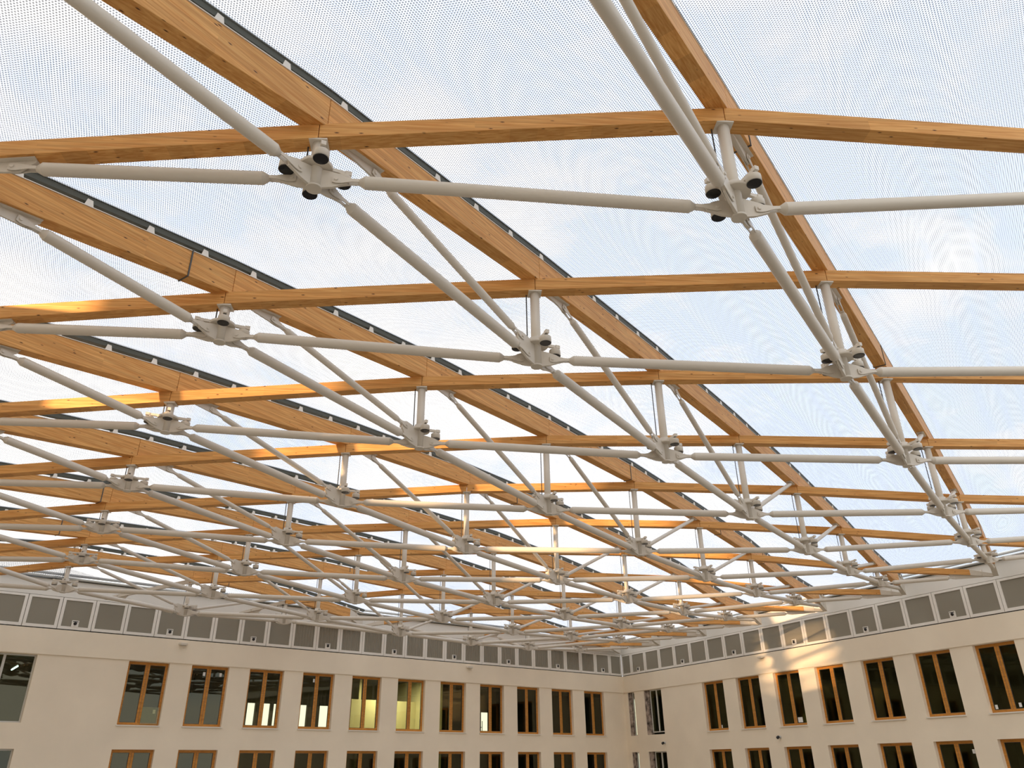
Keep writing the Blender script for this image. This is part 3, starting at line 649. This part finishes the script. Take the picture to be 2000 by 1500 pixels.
# ------------------------------------------------------------------ rooms behind the windows
def room(on, s0, s1, z0, z1, tag_, rear_holes, depth=6.2, rearm=M_room):
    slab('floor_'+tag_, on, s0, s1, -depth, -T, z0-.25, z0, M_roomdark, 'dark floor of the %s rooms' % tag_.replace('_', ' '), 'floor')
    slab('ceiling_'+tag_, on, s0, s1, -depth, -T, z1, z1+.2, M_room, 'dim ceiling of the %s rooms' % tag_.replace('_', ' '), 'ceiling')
    ss = sorted({s0, s1} | {h[0] for h in rear_holes} | {h[1] for h in rear_holes}); zs = sorted({z0, z1} | {h[2] for h in rear_holes} | {h[3] for h in rear_holes})
    m = MB()
    for x in range(len(ss)-1):
        for y in range(len(zs)-1):
            if any(h[0] <= ss[x] and ss[x+1] <= h[1] and h[2] <= zs[y] and zs[y+1] <= h[3] for h in rear_holes): continue
            a, b, c, d = ss[x], ss[x+1], zs[y], zs[y+1]
            m.hexa([on(a, -depth-.2, c), on(b, -depth-.2, c), on(b, -depth, c), on(a, -depth, c), on(a, -depth-.2, d), on(b, -depth-.2, d), on(b, -depth, d), on(a, -depth, d)])
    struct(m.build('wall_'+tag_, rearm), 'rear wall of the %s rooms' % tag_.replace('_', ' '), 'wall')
for st, z0, z1 in (('back_upper', 11.45, 14.75), ('back_lower', 7.85, 11.15)):
    hz = z0+2.15
    rh = [(a, b, z0+.3, z0+1.97) for a, b in ((23.52, 23.72), (22.92, 23.40), (22.05, 22.56), (21.68, 21.88), (19.82, 20.46), (18.45, 19.06), (6.66, 7.34))]
    room(onB, -6.5, 42, z0, z1, st, rh)
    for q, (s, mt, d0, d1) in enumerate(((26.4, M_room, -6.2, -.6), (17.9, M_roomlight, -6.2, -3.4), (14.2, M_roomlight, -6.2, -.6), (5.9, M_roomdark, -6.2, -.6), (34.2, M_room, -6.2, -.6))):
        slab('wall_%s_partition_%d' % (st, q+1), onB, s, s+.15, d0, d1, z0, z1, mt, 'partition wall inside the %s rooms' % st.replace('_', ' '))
    slab('wall_%s_lit' % st, onB, 13.8, 18.6, -3.4, -3.2, z0, z0+2.15, M_roomlight, 'partition coloured sunlit yellow in the %s rooms' % st.replace('_', ' '))
for st, z0, z1 in (('right_upper', 11.45, 14.75), ('right_lower', 7.85, 11.15)):
    room(onR, -6.5, 50, z0, z1, st, [])
    for q, s in enumerate((5.2, 13.0, 21.4, 27.0, 34.0)):
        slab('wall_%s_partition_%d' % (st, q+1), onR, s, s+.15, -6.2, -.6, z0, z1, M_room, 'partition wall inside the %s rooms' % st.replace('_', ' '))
# light in the rooms: a ceiling tube and an added fill lamp
def tube_lamp(on, s, off, z, ln, label, along=True):
    p0 = on(s, off, z); p1 = on(s+ln, off, z) if along else on(s, off-ln, z)
    r = thing('strip_light', p0, label, 'strip light', 'ceiling strip lights'); m = MB(); m.tube((0, 0, 0), p1-p0, .035, 8); m.build('glow_tube', M_tube, r)
    m = MB(); d = (p1-p0); m.hexa([V(q)+V((0, 0, .04)) for q in (V((0, 0, 0))-nB*.05, d-nB*.05, d+nB*.05, nB*.05)]+[V(q)+V((0, 0, .09)) for q in (V((0, 0, 0))-nB*.05, d-nB*.05, d+nB*.05, nB*.05)]); m.build('fitting', M_white, r)
tube_lamp(onB, 35.4, -2.2, 14.2, 1.6, 'glowing bluish strip light behind the wide left end window', False)
for nm, on, s in (('lit yellow room', onB, 16.6),):
    ld = bpy.data.lights.new('room_fill', 'AREA'); ld.energy = 160; ld.size = 1.2; ld.color = (1, .93, .70); lo = bpy.data.objects.new('room_fill', ld); C.objects.link(lo); lo.location = on(s, -1.9, 14.6)  # added fill light that brightens the yellow partition, no fitting there
# ------------------------------------------------------------------ small things on the walls
def wedge(on, s, z, label):
    o0 = on(s, .045, z); r = thing('wall_light', o0, label, 'wall light', 'small wall lights under the panels'); m = MB()
    m.hexa([on(s-.20, .045, z-.05), on(s+.20, .045, z-.05), on(s+.14, .24, z-.08), on(s-.14, .24, z-.08), on(s-.20, .045, z+.04), on(s+.20, .045, z+.04), on(s+.16, .26, z+.02), on(s-.16, .26, z+.02)]); m.build('housing', M_sill, r, o0, bevel=.01)
    m = MB(); m.hexa([on(s-.12, .07, z-.075), on(s+.12, .07, z-.075), on(s+.10, .22, z-.095), on(s-.10, .22, z-.095), on(s-.12, .07, z-.06), on(s+.12, .07, z-.06), on(s+.10, .22, z-.08), on(s-.10, .22, z-.08)]); m.build('glass', M_grey, r, o0)
wedge(onB, 29.23, 15.36, 'left beige wedge light on the back wall band'); wedge(onB, 12.83, 15.36, 'right beige wedge light on the back wall band'); wedge(onR, 12.84, 15.36, 'beige wedge light on the sunlit right wall band')
def camera_fix(on, s, z, label):
    o0 = on(s, 0, z); n = (on(s, 1, 0)-on(s, 0, 0)).normalized(); r = thing('security_camera', o0, label, 'security camera', 'small dark cameras on right wall')
    m = MB(); m.lathe((0, 0, 0), n, [(0, .07), (.04, .07), (.06, .03), (.16, .03)], 14); m.build('mount', M_grey, r)
    m = MB(); m.lathe(n*.14+V((0, 0, .0)), n+V((0, 0, -.5)), [(-.04, .06), (.0, .075), (.10, .07), (.13, .02)], 14); m.build('lens_body', M_black, r)
camera_fix(onR, 3.86, 11.35, 'small dark camera below the wider dark window near the corner'); camera_fix(onR, 13.23, 11.36, 'small dark camera between window rows near the middle of right wall')
def sticker(on, s, z, w_, h_, label, name='paper_note', rec=.165):
    m = MB(); o0 = on(s, -rec, z); m.hexa([on(s, -rec-.004, z), on(s+w_, -rec-.004, z), on(s+w_, -rec, z), on(s, -rec, z), on(s, -rec-.004, z+h_), on(s+w_, -rec-.004, z+h_), on(s+w_, -rec, z+h_), on(s, -rec, z+h_)])
    tag(m.build(name, M_paper, None, o0), label, 'paper note', 'paper notes on the panes')
R_ = .225
for on, s, z, lab in ((onB, 27.9, 14.05, 'white note in left pane of the second upper window of back wall'), (onB, 27.12, 14.05, 'white note in right pane of the second upper window of back wall'),
                      (onB, 29.85, 12.35, 'white note low in the first upper window of back wall'), (onB, 22.3, 14.05, 'white note in left pane of the fourth upper window of back wall'),
                      (onR, 8.62+.1, 11.98, 'white note at the foot of the first upper window of right wall'), (onR, 24.75, 12.0, 'white note low in left pane of the seventh upper window of right wall'),
                      (onR, 25.72, 12.02, 'white note low in right pane of the seventh upper window of right wall'), (onR, 23.3, 10.4, 'white note high in the sixth lower window of right wall')):
    sticker(on, s, z, .11, .16, lab, rec=.228)
sticker(onR, 14.4, 12.0, .3, .24, 'white sheet leaning in the third upper window of right wall', 'paper_sheet', .228)
def ladder(on, s, z, off, h, w_, label):
    o0 = on(s, off, z); r = thing('ladder', o0, label, 'ladder', None); e = (on(s+w_, off, z)-o0)
    for q in (V((0, 0, 0)), e): m = MB(); m.tube(q, q+V((0, 0, h)), .022, 8); m.build('rail', M_cable, r)
    for q in range(1, int(h/.28)): m = MB(); m.tube(V((0, 0, q*.28)), e+V((0, 0, q*.28)), .015, 8); m.build('rung', M_cable, r)
ladder(onB, 2.1, 11.45, -1.0, 1.55, .42, 'dark ladder standing inside the eleventh upper window of back wall')
ladder(onB, 9.9, 11.45, -2.6, 1.2, .42, 'dark step ladder inside the eighth upper window of back wall')
# glass guard plate standing in the first back window
m = MB(); o0 = onB(29.75, -.13, ZW0+.06)
m.hexa([onB(29.72, -.135, ZW0+.06), onB(30.45, -.135, ZW0+.06), onB(30.45, -.125, ZW0+.06), onB(29.72, -.125, ZW0+.06), onB(29.72, -.135, ZW0+.75), onB(30.45, -.135, ZW0+.75), onB(30.45, -.125, ZW0+.75), onB(29.72, -.125, ZW0+.75)])
tag(m.build('glass_sheet', M_glass, None, o0), 'low glass sheet standing before the first upper window of back wall', 'glass sheet')
# ------------------------------------------------------------------ rest of the hall: floor, left wall, front wall
GAP = (1.0, 8.8)
FLB = onB(SB_END-.3, 0, 0); fx = [K0, FLB, FLB+uR*50, K0+uR*50]
m = MB(); m.hexa([V((p.x, p.y, -.2)) for p in (fx[0]+V((.4, .4, 0)), fx[1]+V((-.4, .4, 0)), fx[2]+V((-.4, 0, 0)), fx[3]+V((.4, 0, 0)))]+[V((p.x, p.y, 0)) for p in (fx[0]+V((.4, .4, 0)), fx[1]+V((-.4, .4, 0)), fx[2]+V((-.4, 0, 0)), fx[3]+V((.4, 0, 0)))])
struct(m.build('floor', M_floor), 'pale stone floor of the hall', 'floor')
m = MB(); m.box(-260, 260, -260, 260, -.6, -.25); struct(m.build('ground', principled('outside ground', (.20, .19, .17), .9)), 'unseen grey ground added outside the hall', 'ground')  # unseen ground, added dark to cut light from below
uL = V((.0585, -.9983, 0)); nL = V((.9983, .0585, 0))
def onL(s, off, z): return V((-10.85, 33.8, 0))+uL*s+nL*off+V((0, 0, z))
slab('wall_left', onL, 0, 48, -T, 0, 0, 17.0, M_plaster, 'plain beige left wall outside the view')

# added unseen blocks beyond the left wall; their gap shapes the low sun's patch
for nm, y0, y1, lab in (('sun_blocker', -90, GAP[0], 'unseen tall block added to screen the sun, nearer one beyond the left wall'), ('sun_blocker', GAP[1], 70, 'unseen tall block added to screen the sun, farther one beyond the left wall')):
    m = MB(); m.box(-24, -16, y0, y1, 0, 30); m.box(-24.2, -15.8, y0-.2, y1+.2, 30, 30.4)
    for z in (20, 23.5, 27):
        y = y0+1.5
        while y < y1-3: m.box(-16.02, -15.94, y, y+1.6, z, z+2); y += 3.4
    tag(m.build(nm, M_plaster), lab, 'building')
